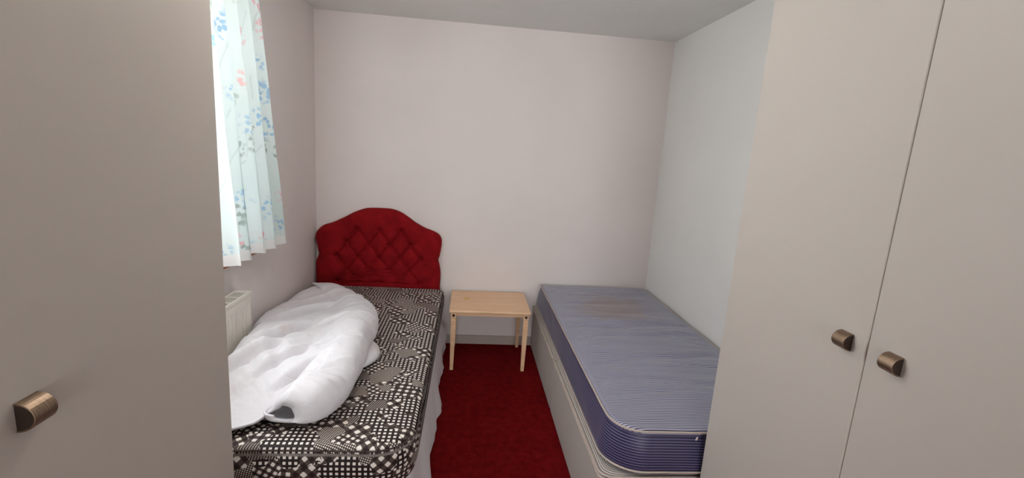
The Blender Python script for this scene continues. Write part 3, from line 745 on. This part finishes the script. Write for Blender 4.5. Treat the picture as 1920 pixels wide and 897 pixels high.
# ------------------------------------------------------------------ radiator
def radiator():
    y0, y1, z0, z1 = 1.20, 2.165, 0.484, 0.770; xb, xf = L + 0.028, L + 0.098
    root = empty('radiator', (L + 0.05, (y0 + y1) / 2, z0), 'cream panel radiator with a slotted top grille on the wall under the window', 'radiator')
    # front panel with vertical flutes
    n = 420; vs, fs = [], []; zs = [z0 + 0.004, z0 + 0.02, z0 + 0.036, z0 + 0.05, z1 - 0.066, z1 - 0.052, z1 - 0.036, z1 - 0.016]
    for i in range(n + 1):
        y = y0 + (y1 - y0) * i / n; ph = ((y1 - 0.016 - y) / 0.0335) % 1.0
        fl = 0.5 - 0.5 * math.cos(2 * PI * ph); fl = min(1, max(0, (fl - 0.25) * 1.8)); edge = min(1, (y - y0) / 0.012, (y1 - y) / 0.012)
        for k, z in enumerate(zs):
            a = [0, 0, 0, 1, 1, 0, 0, 0][k]; vs.append((xf - 0.008 * (1 - fl) * a - 0.006 * (1 - edge), y, z))
    m = len(zs)
    for i in range(n):
        for k in range(m - 1): fs.append((i * m + k, (i + 1) * m + k, (i + 1) * m + k + 1, i * m + k + 1))
    o = pydata('front_panel', vs, fs, M_rad, root); sm = o.modifiers.new('s', 'SOLIDIFY'); sm.thickness = 0.002
    boxes('rear_panel', [(xb, xb + 0.010, y0, y1, z0 + 0.004, z1 - 0.016)], M_rad, root)
    for yy in (y1, y0): boxes('side_panel', [(xb, xf - 0.006, yy - 0.0015, yy + 0.0015, z0 + 0.002, z1 - 0.008)], M_rad, root)
    # top grille: rails, cross bars and fins of every slot group
    xs0, xs1 = xb - 0.002, xf + 0.001; lst = [(xs0, xs0 + 0.009, y0 - 0.002, y1 + 0.002, z1 - 0.014, z1), (xs1 - 0.012, xs1, y0 - 0.002, y1 + 0.002, z1 - 0.014, z1)]
    y = y1 + 0.002; lst.append((xs0 + 0.009, xs1 - 0.012, y - 0.034, y, z1 - 0.010, z1 - 0.001))
    y -= 0.034
    while y - 0.074 > y0:
        for k in range(5):                                   # slots run across the grille
            a = y - k * 0.0128; lst.append((xs0 + 0.009, xs1 - 0.012, a - 0.0128, a - 0.0090, z1 - 0.010, z1 - 0.001))
        lst.append((xs0 + 0.009, xs1 - 0.012, y - 0.074, y - 0.0640, z1 - 0.010, z1 - 0.001)); y -= 0.074
    lst.append((xs0 + 0.009, xs1 - 0.012, y0 - 0.002, y, z1 - 0.010, z1 - 0.001))
    boxes('top_grille', lst, M_rad, root)
    boxes('slot_shade_block', [(xb + 0.012, xf - 0.014, y0 + 0.01, y1 - 0.01, z0 + 0.03, z1 - 0.0145)], M_slot, root)  # dark block paints the shade behind the grille slots
    for yy in (1.36, 1.98): boxes('wall_bracket', [(L + 0.0005, xb + 0.001, yy, yy + 0.03, z0 + 0.04, z1 - 0.05)], M_rad, root)
radiator()

# ------------------------------------------------------------------ curtains
def curtain(name, yt0, yt1, yb0, yb1, zt, zb, label, seed, pleats):
    root = empty(name, (L + 0.085, (yt0 + yt1) / 2, zb), label, 'curtain', None)
    n, m = 360, 90
    def P(u, f, dx=0.0):
        yt = yt0 + (yt1 - yt0) * u; yb = yb0 + (yb1 - yb0) * u
        g_ = f ** 0.8; y = yt + (yb - yt) * g_
        ph = 2 * PI * pleats * (u + 0.018 * nz(u * 9, seed)) + 0.5 * nz(u * 4, f * 1.4, seed)
        amp = (0.028 + 0.028 * f) * (0.8 + 0.4 * nz(u * 6, 2, seed))
        x = L + 0.085 + amp * math.sin(ph) + 0.006 * nz(u * 22, f * 3, seed) + 0.010 * f
        y += 0.012 * math.sin(2 * ph) * (0.4 + 0.6 * f)
        z = zt + (zb - zt) * f + 0.016 * f * nz(u * 5, 5, seed)
        return Vector((x + dx, y, z))
    for nm, f0, f1, mat, dx in (('curtain_fabric', 0, 0.962, M_curtain, 0), ('hem', 0.962, 1.0, M_lining, 0.0)):
        vs, fs, uv = [], [], []; mm = m if nm == 'curtain_fabric' else 5; arc = 0
        for i in range(n + 1):
            u = i / n
            if i: arc += (P(u, 0.6) - P((i - 1) / n, 0.6)).length
            for k in range(mm + 1):
                f = f0 + (f1 - f0) * k / mm; vs.append(P(u, f, dx)); uv.append((arc, vs[-1].z))
        for i in range(n):
            for k in range(mm): fs.append((i * (mm + 1) + k, (i + 1) * (mm + 1) + k, (i + 1) * (mm + 1) + k + 1, i * (mm + 1) + k + 1))
        o = pydata(nm, vs, fs, mat, root, True, uv)
    return root
curtain('curtain', 1.85, 2.335, 1.945, 2.555, 2.20, 0.938, 'floral cotton curtain at the window end nearest the red headboard', 3.3, 5)
rail = boxes('curtain_rail', [(L + 0.070, L + 0.095, 1.15, 2.42, 2.212, 2.232), (L + 0.0005, L + 0.071, 1.30, 1.33, 2.213, 2.231), (L + 0.0005, L + 0.071, 2.28, 2.31, 2.213, 2.231)], M_upvc)
tag(rail, 'white curtain rail fixed above the window', 'curtain rail')


# ------------------------------------------------------------------ pendant lamp, above the frame
g = NG('lit_opal_globe'); em = g.n('ShaderNodeEmission', {'Color': (1.0, 0.955, 0.90, 1), 'Strength': LAMP_L}); g.t.links.new(em.outputs[0], g.out.inputs[0]); M_globe = g.m
def pendant():
    x, y, z = LAMP
    root = empty('pendant_lamp', LAMP, 'lit white globe pendant lamp hanging from the ceiling', 'lamp')
    bm = bmesh.new(); bmesh.ops.create_uvsphere(bm, u_segments=32, v_segments=20, radius=0.09)
    for v in bm.verts: v.co = Vector((x, y, z)) + v.co
    obj('globe', bm, M_globe, root, True)
    for nm, r0, r1, a, b in (('lamp_holder', 0.026, 0.022, z + 0.088, z + 0.125), ('cord', 0.003, 0.003, z + 0.125, H - 0.014), ('ceiling_rose', 0.04, 0.046, H - 0.016, H - 0.001)):
        bm = bmesh.new(); bmesh.ops.create_cone(bm, cap_ends=True, segments=24, radius1=r0, radius2=r1, depth=b - a, matrix=Matrix.Translation((x, y, (a + b) / 2))); obj(nm, bm, M_upvc, root)
pendant()
